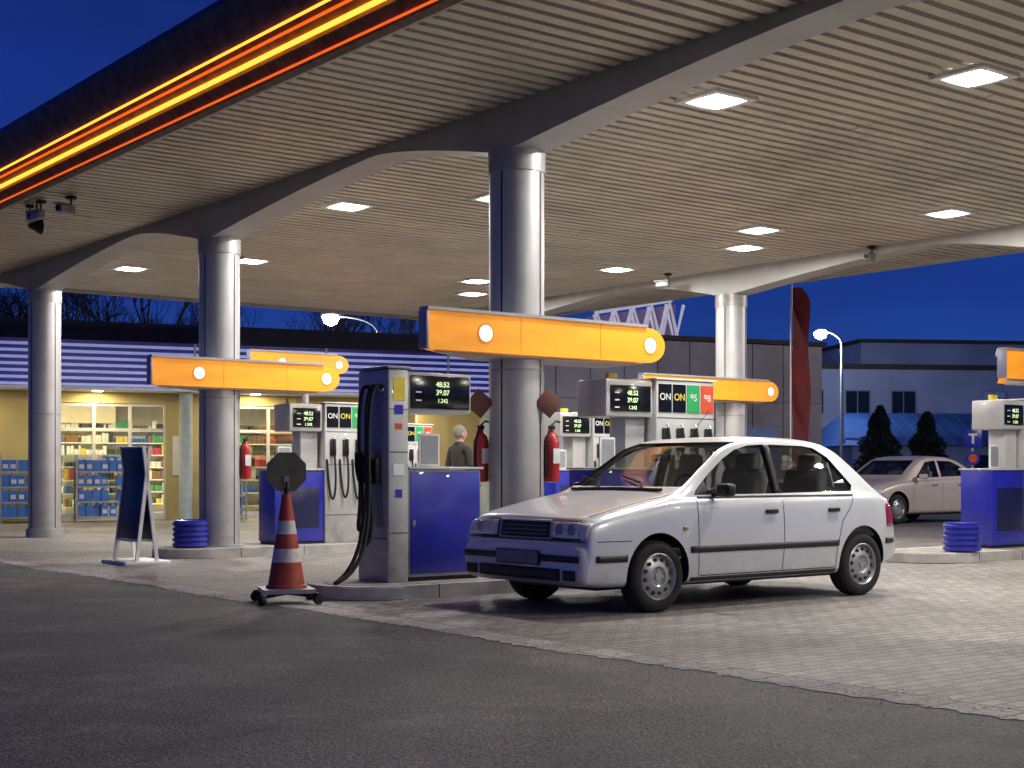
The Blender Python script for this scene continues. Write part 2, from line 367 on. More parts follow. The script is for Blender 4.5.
for a,b in LP:
    e=empty('ceiling_light',S(a,b,H),TH)
    boxes(e,'frame',[(-.27,.27,-.27,-.20,-.03,.01),(-.27,.27,.20,.27,-.03,.01),(-.27,-.20,-.20,.20,-.03,.01),(.20,.27,-.20,.20,-.03,.01)],[white])
    prism(e,'lens',[(.19*math.copysign(abs(math.cos(t))**.5,math.cos(t)),.19*math.copysign(abs(math.sin(t))**.5,math.sin(t))) for t in [2*math.pi*i/24 for i in range(24)]],-.036,.0,lum_e,'xy')
    l=bpy.data.lights.new('lamp','AREA'); l.shape='SQUARE'; l.size=.36; l.energy=130*random.uniform(.85,1.12); l.color=(1,random.uniform(.93,.97),random.uniform(.84,.92))
    lo=bpy.data.objects.new('lamp',l); COL.objects.link(lo); lo.parent=e; lo.location=(0,0,-.042)
# ------------------------------------------------------------------ cctv
def cctv(x,y,z,rz):
    e=empty('security_camera',(x,y,z),rz)
    box(e,'mount',-.05,.05,-.05,.05,-.04,0,black,.005)
    tube(e,'arm',[(0,0,-.04),(0,0,-.14),(.06,0,-.17)],.012,black,smooth=False)
    box(e,'housing',-.02,.22,-.05,.05,-.23,-.13,pump_g,.012)
    box(e,'sun_shield',-.03,.26,-.06,.06,-.128,-.118,pump_g)
    cyl(e,'lens',(.2,0,-.18),.035,.04,black,axis='x')
for a,b,r in ((8.75,11.3,2.2),(8.6,17.6,2.4),(17.0,17.6,2.6),(17.4,13.6,-2.2)):
    x,y,z=S(a,b,H); cctv(x,y,z,r)
for a,b,r in ((6.15,17.6,2.4),(6.35,17.1,-2.0),(6.15,18.0,-1.2)):
    x,y,z=S(a,b,H-.02); cctv(x,y,z-.0,r)
e=empty('loudspeaker',S(6.2,17.9,H),TH)
tube(e,'drop_pole',[(0,0,0),(0,0,-.3)],.015,black,False); lathe(e,'horn',[(.03,0),(.05,.06),(.10,.16)],black,20,'x',loc=(-.1,0,-.3))
# ------------------------------------------------------------------ islands
def island(a0,a1,b):
    e=empty('pump_island',S(0,b),TH)
    prism(e,'kerb',stadium(a0,a1,.55),0,.12,conc_l,'xy',bev=.012)
    prism(e,'top_slab',stadium(a0+.14,a1-.14,.41),.09,.124,conc,'xy')
    boxes(e,'kerb_joints',[(a,a+.008,-.552,-.42,.002,.1212) for a in np.arange(a0+.9,a1-.6,.9)],[black])
island(6.0,11.3,10.5); island(7.3,11.6,16.75)
island(13.85,20.2,10.5); island(13.2,20.2,16.75); island(13.6,20,23.2)
def sign(a0,a1,b,z0=2.15,z1=2.49,post=None):
    e=empty('illuminated_island_sign',S(a0,b),TH); L=a1-a0; h=z1-z0; r=h/2
    pts=[(0,z0+.02),(0,z1-.02),(.03,z1),(.9,z1)]
    for i in range(13):
        t=math.pi/2-math.pi*i/12; pts.append((L-r*1.3+r*1.3*math.cos(t),z0+r+r*math.sin(t)))
    pts+=[(.9,z0),(.03,z0)]
    o=prism(e,'lightbox',pts,-.36,.36,orange_e,'xz')
    for v in o.data.vertices:      # far side tapers towards the nose of the island
        if v.co.y>0 and v.co.x<.5: v.co.y=-.26
    prism(e,'top_cap',[(-.02,-.385),(L-.25,-.385),(L-.25,.385),(.9,.385),(-.02,-.25)],z1+.002,z1+.03,pump_g,'xy')
    box(e,'end_cap',-.03,-.002,-.375,-.25,z0,z1,endcap,.006)
    prism(e,'underside',[(.1,-.3),(L-.3,-.3),(L-.3,.3),(.95,.28)],z0-.02,z0-.002,beam_m,'xy')
    boxes(e,'face_joints',[(x,x+.006,-.3625,-.3605,z0+.01,z1-.01) for x in (L*.36,L*.7)],[orange_d])
    for yy in (-.366,.362):
        for px in (.62,L-.20):
            if yy>0 and px<1: continue
            lathe(e,'logo_disc',[(.075,0),(.075,.004)],white_e,28,'y',loc=(px,yy,z0+r))
            lathe(e,'logo_ring',[(.092,.001),(.092,.003)],orange_d,28,'y',loc=(px,yy,z0+r))
    if post: cyl(e,'post',(post,0,.1),.06,z0-.1,silver)
sign(6.92,9.75,10.5); sign(7.1,9.75,16.75); sign(15.3,18.45,16.75,2.28,2.62); sign(15.6,18.5,10.5,2.25,2.6)
sign(11.6,13.6,22.9,2.88,3.22,post=1.3)
# ------------------------------------------------------------------ fuel pumps
def display(e,x0,x1,z0,z1,y):
    s=-1 if y<0 else 1
    box(e,'screen',x0,x1,min(y,y+s*.012),max(y,y+s*.012),z0,z1,screen,.003)
    if s<0:
        for i,(t,sz) in enumerate((('48.52',.065),('39.07',.065),('1.242',.05))):
            text(e,'digits',t,((x0+x1)/2+.02,y-.014,z1-.075-.072*i),sz,digit)
        boxes(e,'labels',[(x0+.05,x0+.11,y-.014,y-.0125,z1-.08-.072*i,z1-.068-.072*i) for i in range(3)],[white])
def nozzle(e,x,y,z,s):
    box(e,'nozzle_cradle',x-.045,x+.045,min(y,y+s*.03),max(y,y+s*.03),z-.12,z+.10,black,.01)
    tube(e,'nozzle',[(x,y+s*.05,z+.10),(x,y+s*.06,z+.02),(x,y+s*.10,z-.06),(x,y+s*.05,z-.14)],.014,black)
    tube(e,'nozzle_spout',[(x,y+s*.05,z+.10),(x,y+s*.03,z+.14)],.011,chrome,False)
def pump(a,b,kind,hx=.1):
    e=empty('fuel_pump',S(a,b,0),TH)
    if kind==1:
        box(e,'plinth',.02,.98,-.21,.21,.12,.17,black)
        box(e,'tower',0,.21,-.25,.25,.12,1.97,pump_w,.02)
        boxes(e,'tower_seams',[(.01,.2,-.2535,-.251,z,z+.006) for z in (.55,1.25,1.62)]+[(-.0035,-.001,-.24,.24,z,z+.006) for z in (.5,1.7)],[black])
        box(e,'tower_cap',-.015,.23,-.265,.265,1.972,1.995,pump_g,.006)
        box(e,'hose_panel',-.012,-.001,-.17,.17,.60,1.78,pump_g,.004)
        for yy in (-.12,-.02,.08):
            box(e,'nozzle_boot',-.07,-.012,yy-.035,yy+.035,.98,1.2,black,.01)
            box(e,'nozzle_body',-.13,-.05,yy-.02,yy+.02,1.18,1.26,black,.01)
            tube(e,'nozzle_grip',[(-.12,yy,1.22),(-.13,yy,1.1),(-.09,yy,1.0)],.014,black)
        box(e,'cabinet',.215,1.0,-.23,.23,.16,1.10,pump_g,.012)
        box(e,'cabinet_panel',.235,.985,-.238,-.2305,.19,1.085,blue_p,.003)
        boxes(e,'panel_lock',[(.26,.29,-.242,-.2385,.6,.66)],[chrome])
        box(e,'cabinet_panel_back',.25,.97,.2305,.238,.2,1.07,blue_p,.003)
        box(e,'cabinet_ledge',.212,1.02,-.25,.25,1.102,1.125,pump_w,.005)
        box(e,'head',.212,.90,-.22,.22,1.60,1.955,pump_w,.015)
        display(e,.245,.875,1.635,1.925,-.221)
        box(e,'label',.05,.17,-.254,-.2505,1.70,1.90,yellow)
        boxes(e,'stickers',[(.06,.15,-.254,-.2505,1.58,1.66,0),(.07,.14,-.254,-.2505,1.45,1.50,1),(.05,.16,-.254,-.2505,1.05,1.15,2),(.07,.14,-.254,-.2505,.86,.93,0)],[blue_p,redl,white])
        box(e,'notice_board',.40,.62,-.13,-.11,1.13,1.42,white,.006); box(e,'notice',.42,.60,-.134,-.1305,1.15,1.40,pump_g)
        for yy,dx,lo in ((-.10,.05,.42),(.02,.03,.55)):
            tube(e,'hose',[(0,yy,1.80),(-.07,yy,1.86),(-.14,yy-.02,1.74),(-.15,yy-.03,1.3),(-.13-dx*.3,yy-.05,.8),(-.14-dx,yy-.05,lo+.08),(-.12-dx,yy-.03,lo),(-.08,yy-.02,lo+.1),(-.09,yy,.8),(-.12,yy,1.15)],.017,rubber)
        tube(e,'hose',[(0,-.18,1.80),(-.08,-.18,1.87),(-.16,-.19,1.70),(-.17,-.20,1.2),(-.17,-.22,.75),(-.24,-.25,.40),(-.40,-.28,.20),(-.56,-.28,.145),(-.50,-.22,.15),(-.34,-.18,.24),(-.20,-.16,.5),(-.14,-.14,.9),(-.13,-.13,1.2)],.018,rubber)
        for yy in (-.18,-.10,.02): cyl(e,'hose_joint',(-.03,yy,1.79),.025,.04,chrome,axis='x')
    else:
        box(e,'plinth',.02,1.53,-.21,.21,.12,.17,black)
        box(e,'cabinet',0,.73,-.23,.23,.16,1.10,blue_p,.012)
        box(e,'cabinet_panel',.10,.66,-.2385,-.2305,.34,.88,blue_d,.003)
        box(e,'cabinet_ledge',-.01,.735,-.25,.25,1.102,1.125,pump_w,.005)
        box(e,'head',hx,.72,-.22,.22,1.62,1.99,pump_w,.02)
        display(e,hx+.05,.68,1.675,1.93,-.221)
        box(e,'column_post',.44,.70,-.12,.12,1.125,1.62,pump_w,.01)
        box(e,'tower',.74,1.56,-.25,.25,.12,2.0,pump_w,.02)
        box(e,'tower_cap',.72,1.58,-.265,.265,2.002,2.02,white,.006)
        cols=[screen,screen,green,redl]; labs=['ON','ON','95','98']
        for k in range(4):
            x0=.765+k*.198
            for s in (-1,1):
                box(e,'grade_panel',x0,x0+.178,min(s*.2505,s*.258),max(s*.2505,s*.258),1.68,1.96,cols[k])
                nozzle(e,x0+.09,s*.251,1.42,s)
            text(e,'grade_text',labs[k],(x0+.089,-.26,1.83),.098,[white,yellow,white,white][k])
            tube(e,'hose',[(x0+.09,-.30,1.33),(x0+.09,-.36,1.0),(x0+.07,-.34,.6+.05*(k%2)),(x0+.02,-.28,.75),(x0,-.26,1.25)],.015,rubber)
        boxes(e,'tower_seams',[(.75,1.55,-.2535,-.251,z,z+.006) for z in (.5,1.18,1.62)],[black])
        box(e,'top_marker',.3,.42,-.03,.03,1.992,2.06,yellow,.005)
        box(e,'notice_board',.1,.30,-.13,-.11,1.13,1.42,white,.006); box(e,'notice',.12,.28,-.134,-.1305,1.15,1.40,pump_g)
pump(6.58,10.5,1); pump(9.0,10.5,2); pump(8.85,16.75,2,.22); pump(15.5,10.5,2,.22); pump(13.6,16.75,2); pump(14.2,23.2,2)
def bin_(a,b):
    e=empty('ribbed_waste_bin',S(a,b,.124),TH)
    pr=[]
    for i in range(5):
        z=.01+i*.066
        pr+=[(.20,z),(.222,z+.015),(.222,z+.045),(.20,z+.06)]
    pr+=[(.21,.345),(.18,.355),(.17,.30),(.02,.29)]
    lathe(e,'body',pr,blue_p,32)
bin_(7.72,16.65); bin_(14.65,10.12)
def extinguisher(a,b,da,db):
    x,y,z=S(a+da,b+db,0)
    e=empty('fire_extinguisher',(x,y,.98),TH)
    lathe(e,'cylinder',[(.02,0),(.07,.01),(.075,.03),(.075,.38),(.06,.44),(.025,.47),(.022,.50)],red_p,24)
    box(e,'valve',-.03,.03,-.02,.02,.50,.54,black,.006); tube(e,'handle',[(0,0,.54),(.05,0,.58),(.10,0,.57)],.01,black,False)
    tube(e,'hose',[(0,0,.52),(-.09,-.02,.48),(-.10,-.03,.2),(-.085,-.02,.05)],.011,rubber)
    box(e,'label',-.04,.04,-.078,-.07,.18,.32,white)
    tube(e,'wall_bracket',[(0,0,.3),(-da*.5,-db*.5,.3)],.02,black,False)
extinguisher(8.17,10.5,-.27,.2); extinguisher(8.17,10.5,.27,-.19); extinguisher(8.17,16.75,.3,-.14)
def board(x,y,z,rot):
    e=empty('hazard_diamond_sign',(x,y,z)); e.rotation_euler=(0,rot,.2)
    box(e,'plate',-.10,.10,-.006,.006,-.10,.10,brown_p,.003); box(e,'mount',-.02,.02,.006,.05,-.02,.02,black)
x,y,z=S(8.0,10.78); board(x-.04,y-.25,1.72,R(40)); board(.34,13.15,1.72,R(40))
# ------------------------------------------------------------------ cone with sign
e=empty('traffic_cone',(-1.86,11.65,0),.3)
for k in range(4):
    t=R(45+90*k); c,s=math.cos(t),math.sin(t)
    tube(e,'base_arm',[(0,0,.09),(c*.33,s*.33,.075)],.022,black,False)
    lathe(e,'castor',[(.0,-.018),(.038,-.018),(.042,0),(.038,.018),(0,.018)],rubber,18,'y',loc=(c*.32,s*.32,.042),rot=(0,0,t+1.2))
boxes(e,'base_plate',[(-.21,.21,-.21,.21,.09,.125)],[pump_g])
pr=lambda z:.155-(z-.12)*.155
def band(z0,z1,m): lathe(e,'cone_band',[(pr(z0)*1.0,z0),(pr(z1),z1)],m,32)
lathe(e,'cone_skirt',[(.17,.126),(.165,.15),(.15,.155)],cone_o,32)
band(.15,.34,cone_o); band(.34,.45,cone_w); band(.45,.57,cone_o); band(.57,.68,cone_w); band(.68,.9,cone_o)
lathe(e,'sign_stem',[(.02,.88),(.02,1.0)],black,12)
oc=[(.175*math.cos(R(22.5+45*i)),1.08+.175*math.sin(R(22.5+45*i))) for i in range(8)]
o_=prism(e,'octagon_sign',oc,-.008,.008,sign_back,'xz')
boxes(e,'sign_clamp',[(-.02,.02,-.016,-.0085,.95,1.05)],[pump_g])
# ------------------------------------------------------------------ A-board
e=empty('pavement_sign_board',(-4.42,16.6,0),R(-52))
for s in (-1,1):
    box(e,'panel',-.30,.30,-.015,.015,.30,1.37,blue_d,.006,rot=(R(7)*s,0,0),loc=(0,s*.13,0))
    o=boxes(e,'panel_frame',[(-.33,-.302,-.02,.02,.02,1.39),(.302,.33,-.02,.02,.02,1.39),(-.302,.302,-.02,.02,1.372,1.39),(-.302,.302,-.02,.02,.27,.298)],[white])
    o.rotation_euler=(R(7)*s,0,0); o.location=(0,s*.13,0)
box(e,'foot',-.36,.36,-.28,.28,0,.05,white,.015)
# ------------------------------------------------------------------ car
def pchip(xs,ys):
    xs=np.array(xs,float); ys=np.array(ys,float); h=np.diff(xs); d=np.diff(ys)/h
    m=np.zeros(len(xs)); m[0]=d[0]; m[-1]=d[-1]
    for i in range(1,len(xs)-1):
        if d[i-1]*d[i]>0:
            w1=2*h[i]+h[i-1]; w2=h[i]+2*h[i-1]; m[i]=(w1+w2)/(w1/d[i-1]+w2/d[i])
    def f(x):
        x=min(max(x,xs[0]),xs[-1]); i=min(int(np.searchsorted(xs,x,side='right'))-1,len(h)-1)
        t=(x-xs[i])/h[i]
        return float((1+2*t)*(1-t)**2*ys[i]+t*(1-t)**2*h[i]*m[i]+t*t*(3-2*t)*ys[i+1]+t*t*(t-1)*h[i]*m[i+1])
    return f
def chaikin(P,n=2):
    for _ in range(n):
        Q=[P[0]]
        for a,b in zip(P,P[1:]):
            Q.append((.75*a[0]+.25*b[0],.75*a[1]+.25*b[1])); Q.append((.25*a[0]+.75*b[0],.25*a[1]+.75*b[1]))
        Q.append(P[-1]); P=Q
    return P
def apply_bool(ob,cutter,solver='EXACT'):
    md=ob.modifiers.new('b','BOOLEAN'); md.object=cutter; md.operation='DIFFERENCE'; md.solver=solver
    try: md.material_mode='TRANSFER'
    except Exception: pass
    dg=bpy.context.evaluated_depsgraph_get()
    me=bpy.data.meshes.new_from_object(ob.evaluated_get(dg))
    ob.modifiers.clear(); ob.data=me
    bpy.data.objects.remove(cutter,do_unlink=True)
def car(name,loc,rz,P,pm):
    e=empty(name,loc,rz)
    zt=pchip(*zip(*P['top'])); fl=pchip(*zip(*P['floor'])); wd=pchip(*zip(*P['w'])); bl=pchip(*zip(*P['belt'])); L=P['L']
    def ctrl(x,dw=0,dt=0,zf=None):
        w=wd(x)-dw; T=zt(x)-dt; F=fl(x) if zf is None else zf; Bt=min(bl(x)-dt*.3,T-.045); g=T-Bt
        F=min(F,Bt-.05)
        ye=w-.105-.25*g; ze=T-.026-.020*min(g/.3,1)
        l=lambda t:F+(Bt-F)*t
        P1=(w-.068,Bt); P2=(ye,ze)
        A=(P1[0]+(P2[0]-P1[0])*.12,P1[1]+(P2[1]-P1[1])*.12); Bq=(P1[0]+(P2[0]-P1[0])*.88+.004,P1[1]+(P2[1]-P1[1])*.88)
        return [(0,F),(w-.12,F),(w-.03,l(.04)),(w-.012,l(.2)),(w,l(.45)),(w-.002,l(.60)),(w-.010,l(.80)),(w-.028,l(.955)),P1,A,((A[0]+Bq[0])/2+.006,(A[1]+Bq[1])/2),Bq,P2,(ye-.035,ze+(T-ze)*.42),(ye*.80,T-.010),(ye*.45,T-.002),(0,T)]
    GI=4*8-1
    def sec(x,**k): return chaikin(ctrl(x,**k))
    def loft(xs,**k):
        bm=bmesh.new(); rings=[]
        for x in xs:
            s=sec(x,**k); pts=[(y,z) for y,z in s]+[(-y,z) for y,z in s[-2:0:-1]]
            rings.append([bm.verts.new((x,y,z)) for y,z in pts])
        n=len(rings[0])
        for a,b in zip(rings,rings[1:]):
            for i in range(n): bm.faces.new((a[i],a[(i+1)%n],b[(i+1)%n],b[i]))
        bm.faces.new(rings[0]); bm.faces.new(rings[-1]); return bm
    xs=sorted(set([round(v,4) for v in list(np.linspace(0,.3,31))+list(np.linspace(.3,L-.3,80))+list(np.linspace(L-.3,L,26))]))
    body=bmob(e,'body_shell',loft(xs),pm)
    c0,c1=P['cab']
    def placed(o): o.location=e.location; o.rotation_euler=e.rotation_euler; return o
    cav=placed(bmob(None,'cut',loft(list(np.linspace(c0,c1,40)),dw=.045,dt=.045,zf=.38),seat_m))
    bpy.context.view_layer.update()
    apply_bool(body,cav)
    bm=bmesh.new()
    for x in P['ax']:
        for s in (-1,1):
            r=bmesh.ops.create_cone(bm,cap_ends=True,segments=40,radius1=P['ar'],radius2=P['ar'],depth=.55)
            bmesh.ops.rotate(bm,verts=r['verts'],cent=(0,0,0),matrix=Matrix.Rotation(math.pi/2,3,'X'))
            bmesh.ops.translate(bm,verts=r['verts'],vec=(x,s*(.5+.275),P['wr']+.015))
    c=placed(bmob(None,'cut',bm,black)); bpy.context.view_layer.update(); apply_bool(body,c)
    for poly in P['win']:
        c=placed(prism(None,'cut',poly,-1.2,1.2,black,'xz')); bpy.context.view_layer.update(); apply_bool(body,c)
    for poly,x0,x1 in P['scr']:
        c=placed(prism(None,'cut',poly,x0,x1,black,'yz')); bpy.context.view_layer.update(); apply_bool(body,c)
    sharp(body.data,28)
    vs=[];fs=[]; gx=list(np.linspace(c0+.02,c1-.02,60)); n=None
    for x in gx:
        s=[p for p in sec(x,dw=.016,dt=.018)][GI-3:]; ring=[(x,y,z) for y,z in s]+[(x,-y,z) for y,z in s[-2::-1]]
        n=len(ring); vs+=ring
    for i in range(len(gx)-1):
        for j in range(n-1): fs.append((i*n+j,i*n+j+1,(i+1)*n+j+1,(i+1)*n+j))
    mesh(e,'glazing',vs,fs,cglass,smooth=True)
    def side_y(x,z):
        s=sec(x); best=None
        for (y0,z0),(y1,z1) in zip(s[4:],s[5:]):
            if (z0<=z<=z1): t=(z-z0)/max(z1-z0,1e-6); best=y0+(y1-y0)*t
        return best
    def front_x(y,z,rear=False):
        for d in np.linspace(0,.5,251):
            x=L-d if rear else d
            yy=side_y(x,z)
            if yy is not None and yy>=abs(y): return x
        return (L-.5) if rear else .5
    def pside(nm,x0,x1,zf0,zf1,m,off=.004,nx=20,nz=3,both=True):
        for s in ((-1,1) if both else (-1,)):
            vs=[];fs=[]
            for i in range(nx+1):
                x=x0+(x1-x0)*i/nx; a=zf0(x) if callable(zf0) else zf0; b=zf1(x) if callable(zf1) else zf1
                for j in range(nz+1):
                    z=a+(b-a)*j/nz; y=side_y(x,z) or (wd(x)-.03); vs.append((x,s*(y+off),z))
            for i in range(nx):
                for j in range(nz): q=i*(nz+1)+j; fs.append((q,q+1,q+nz+2,q+nz+1))
            o=mesh(e,nm,vs,fs,m,smooth=True); md=o.modifiers.new('s','SOLIDIFY'); md.thickness=max(off,.002)*1.2; md.offset=0
    def pfront(nm,y0,y1,z0,z1,m,off=.006,ny=16,nz=5,rear=False,taper=0):
        vs=[];fs=[]
        for i in range(ny+1):
            for j in range(nz+1):
                z=z0+(z1-z0)*j/nz; y=y0+(y1-y0)*i/ny; y=y*(1-taper*(j/nz))
                x=front_x(y,z,rear); x=x+off if rear else x-off; vs.append((x,y,z))
        for i in range(ny):
            for j in range(nz): q=i*(nz+1)+j; fs.append((q,q+1,q+nz+2,q+nz+1))
        o=mesh(e,nm,vs,fs,m,smooth=True); md=o.modifiers.new('s','SOLIDIFY'); md.thickness=.008; md.offset=0
    def seam(pts,wid=.007,m=black):
        for s in (-1,1):
            vs=[];fs=[]
            for i,(x,z) in enumerate(pts):
                a=pts[max(i-1,0)]; b=pts[min(i+1,len(pts)-1)]; dx,dz=b[0]-a[0],b[1]-a[1]; l=math.hypot(dx,dz); nx_,nz_=-dz/l*wid/2,dx/l*wid/2
                for q in (-1,1):
                    X,Z=x+q*nx_,z+q*nz_; y=(side_y(X,Z) or wd(X)); vs.append((X,s*(y+.0018),Z))
            for i in range(len(pts)-1): fs.append((2*i,2*i+1,2*i+3,2*i+2))
            mesh(e,'panel_gap',vs,fs,m)
    def dens(pts,n=8):
        o=[]
        for a,b in zip(pts,pts[1:]):
            for k in range(n): o.append((a[0]+(b[0]-a[0])*k/n,a[1]+(b[1]-a[1])*k/n))
        return o+[pts[-1]]
    for s_ in P['seams']: seam(dens(s_))
    P['detail'](dict(e=e,pside=pside,pfront=pfront,side_y=side_y,front_x=front_x,wd=wd,zt=zt,L=L,sec=sec))
    for x in P['ax']:
        for s in (-1,1):
            y=s*(wd(x)-.10); wr=P['wr']
            we=empty('wheel'); we.parent=e; we.location=(x,y,wr); we.rotation_euler=(0,random.uniform(0,1),0) if s<0 else (0,0,math.pi)
            hw=.085
            lathe(we,'tyre',[(wr*.62,-hw+.01),(wr*.70,-hw-.004),(wr*.86,-hw-.006),(wr*.95,-hw+.008),(wr*.995,-hw+.03),(wr,0),(wr*.995,hw-.03),(wr*.95,hw-.008),(wr*.7,hw),(wr*.62,hw-.01)],rubber,48,'y',cap=False)
            lathe(we,'rim',[(wr*.66,-hw+.0),(wr*.63,-hw-.006),(wr*.60,-hw+.004),(wr*.57,-hw+.035),(wr*.50,-hw+.025),(wr*.38,-hw+.005),(wr*.28,-hw+.0),(wr*.22,-hw+.018),(wr*.12,-hw+.016),(.03,-hw+.004),(.001,-hw+.002)],rim_m,48,'y',cap=False)
            for k in range(P.get('holes',12)):
                t=2*math.pi*k/P.get('holes',12); r=wr*.47
                lathe(we,'rim_slot',[(.016,0),(.016,.012)],black,10,'y',loc=(r*math.cos(t),-hw+.008,r*math.sin(t)))
            for k in range(4):
                t=math.pi/2*k+.3; r=wr*.2
                lathe(we,'wheel_bolt',[(.009,0),(.009,.012)],chrome,6,'y',loc=(r*math.cos(t),-hw+.008,r*math.sin(t)))
    for x in P['seats']:
        for y in (-.34,.34):
            box(e,'seat_base',x-.35,x+.12,y-.22,y+.22,.42,.62,seat_m,.05,3)
            box(e,'seat_back',-.06,.06,y-.22,y+.22,0,.52,seat_m,.05,3,rot=(0,R(14),0),loc=(x+.1,0,.60))
            box(e,'headrest',-.04,.04,y-.12,y+.12,.0,.16,seat_m,.035,3,rot=(0,R(10),0),loc=(x+.24,0,1.08))
    box(e,'dashboard',c0+.12,c0+.42,-.62,.62,.6,.90,pump_g,.05,3)
    sw=lathe(e,'steering_wheel',[(.17,-.012),(.185,0),(.17,.012),(.158,0),(.17,-.012)],black,28,'x',loc=(c0+.55,-.34,.90),cap=False); sw.rotation_euler=(0,R(-25),0)
    box(e,'rear_view_mirror',c0+.52,c0+.55,-.11,.11,1.17,1.23,black,.01)
    box(e,'underbody',.35,L-.35,-.5,.5,.17,.3,black)
    return e
def det1(k):
    e,ps,pf=k['e'],k['pside'],k['pfront']
    ps('rub_strip',1.07,2.84,.450,.500,black,.008,40,2)
    ps('rub_strip_rear',3.52,3.66,.450,.500,black,.008,8,2)
    ps('rub_strip_front',.12,.41,.405,.455,black,.008,10,2)
    ps('sill_trim',1.09,2.83,.205,.255,black,.004,30,2)
    pf('bumper_strip',-.72,.72,.405,.455,black,.010,40,2)
    pf('bumper_top_gap',-.72,.72,.556,.563,black,.003,40,1)
    pf('lower_intake',-.50,.50,.262,.352,black,.006,24,3)
    pf('fog_recess',-.68,-.54,.27,.345,black,.007,6,3); pf('fog_recess',.54,.68,.27,.345,black,.007,6,3)
    pf('grille',-.30,.30,.580,.700,black,.006,20,4)
    for z in (.600,.632,.664): pf('grille_bar',-.28,.28,z,z+.004,pump_g,.010,16,1)
    pf('grille_frame_top',-.32,.32,.700,.716,paint,.012,20,1)
    for s in (-1,1):
        a,b=(.345,.65) if s>0 else (-.65,-.345)
        pf('headlamp_surround',a-.014,b+.014,.568,.712,black,.003,12,5)
        pf('headlamp',a,b,.580,.702,lamp_gl,.010,12,5)
        a,b=(.656,.738) if s>0 else (-.738,-.656)
        pf('corner_lamp',a,b,.582,.698,lamp_gl,.009,6,5)
        for q in (.43,.57):
            lathe(e,'headlamp_reflector',[(.046,0),(.050,.010)],chrome,20,'x',loc=(k['front_x'](s*q,.64)-.018,s*q,.641))
    pf('number_plate',-.26,.26,.375,.475,plate_m,.024,6,2)
    pf('plate_frame',-.27,.27,.368,.482,black,.017,6,2)
    ps('side_repeater',.99,1.03,.63,.655,amber,.008,2,2)
    ps('tail_lamp',3.54,3.65,.60,.80,tail,.006,8,6)
    pf('tail_lamp_rear',.45,.70,.60,.80,tail,.006,8,5,rear=True); pf('tail_lamp_rear',-.70,-.45,.60,.80,tail,.006,8,5,rear=True)
    for x in (2.00,2.78):
        for s in (-1,1):
            y=k['side_y'](x,.76); box(e,'door_handle',x-.07,x+.07,-.012,.012,.742,.775,black,.008,loc=(0,s*(y+.012),0))
    for s in (-1,1):
        y=k['side_y'](1.4,.86)
        box(e,'door_mirror',1.33,1.43,min(s*(y+.04),s*(y+.19)),max(s*(y+.04),s*(y+.19)),.885,.99,black,.03,3)
        tube(e,'mirror_stalk',[(1.37,s*(y-.02),.90),(1.38,s*(y+.07),.91)],.02,black,False)
    ps('mirror_sail',1.185,1.33,.897,lambda x:.905+(x-1.185)*.72,black,-.004,8,3)
    ps('b_pillar_trim',2.127,2.183,.905,1.305,black,.002,2,14)
    ps('belt_trim',1.20,3.08,.874,.888,black,.004,50,1)
    ps('quarter_divider',2.86,2.885,.93,1.16,black,.001,2,8)
    for y in (-.30,.22): tube(e,'wiper',[(1.02,y,.955),(1.10,y+.1,.995),(1.20,y+.42,1.045)],.009,black,False)
    tube(e,'cowl_grille',[(1.0,-.55,.940),(1.0,0,.947),(1.0,.55,.940)],.012,black,False)
    tube(e,'antenna',[(1.85,0,1.375),(2.1,0,1.62)],.003,black,False)
    for s in (-1,1):      # bonnet shut lines
        pts=[]
        for x in np.linspace(.16,1.02,16):
            sc=k['sec'](x); y0=k['wd'](x)-.135; zz=None
            for (ya,za),(yb,zb2) in zip(sc[30:],sc[31:]):
                if yb<=y0<=ya: zz=za+(zb2-za)*(ya-y0)/max(ya-yb,1e-6)
            if zz: pts.append((x,s*y0,zz))
        if len(pts)>2: tube(e,'bonnet_gap',pts,.0035,black,False)
    tube(e,'exhaust',[(3.4,.4,.23),(3.80,.4,.22)],.022,chrome,False)
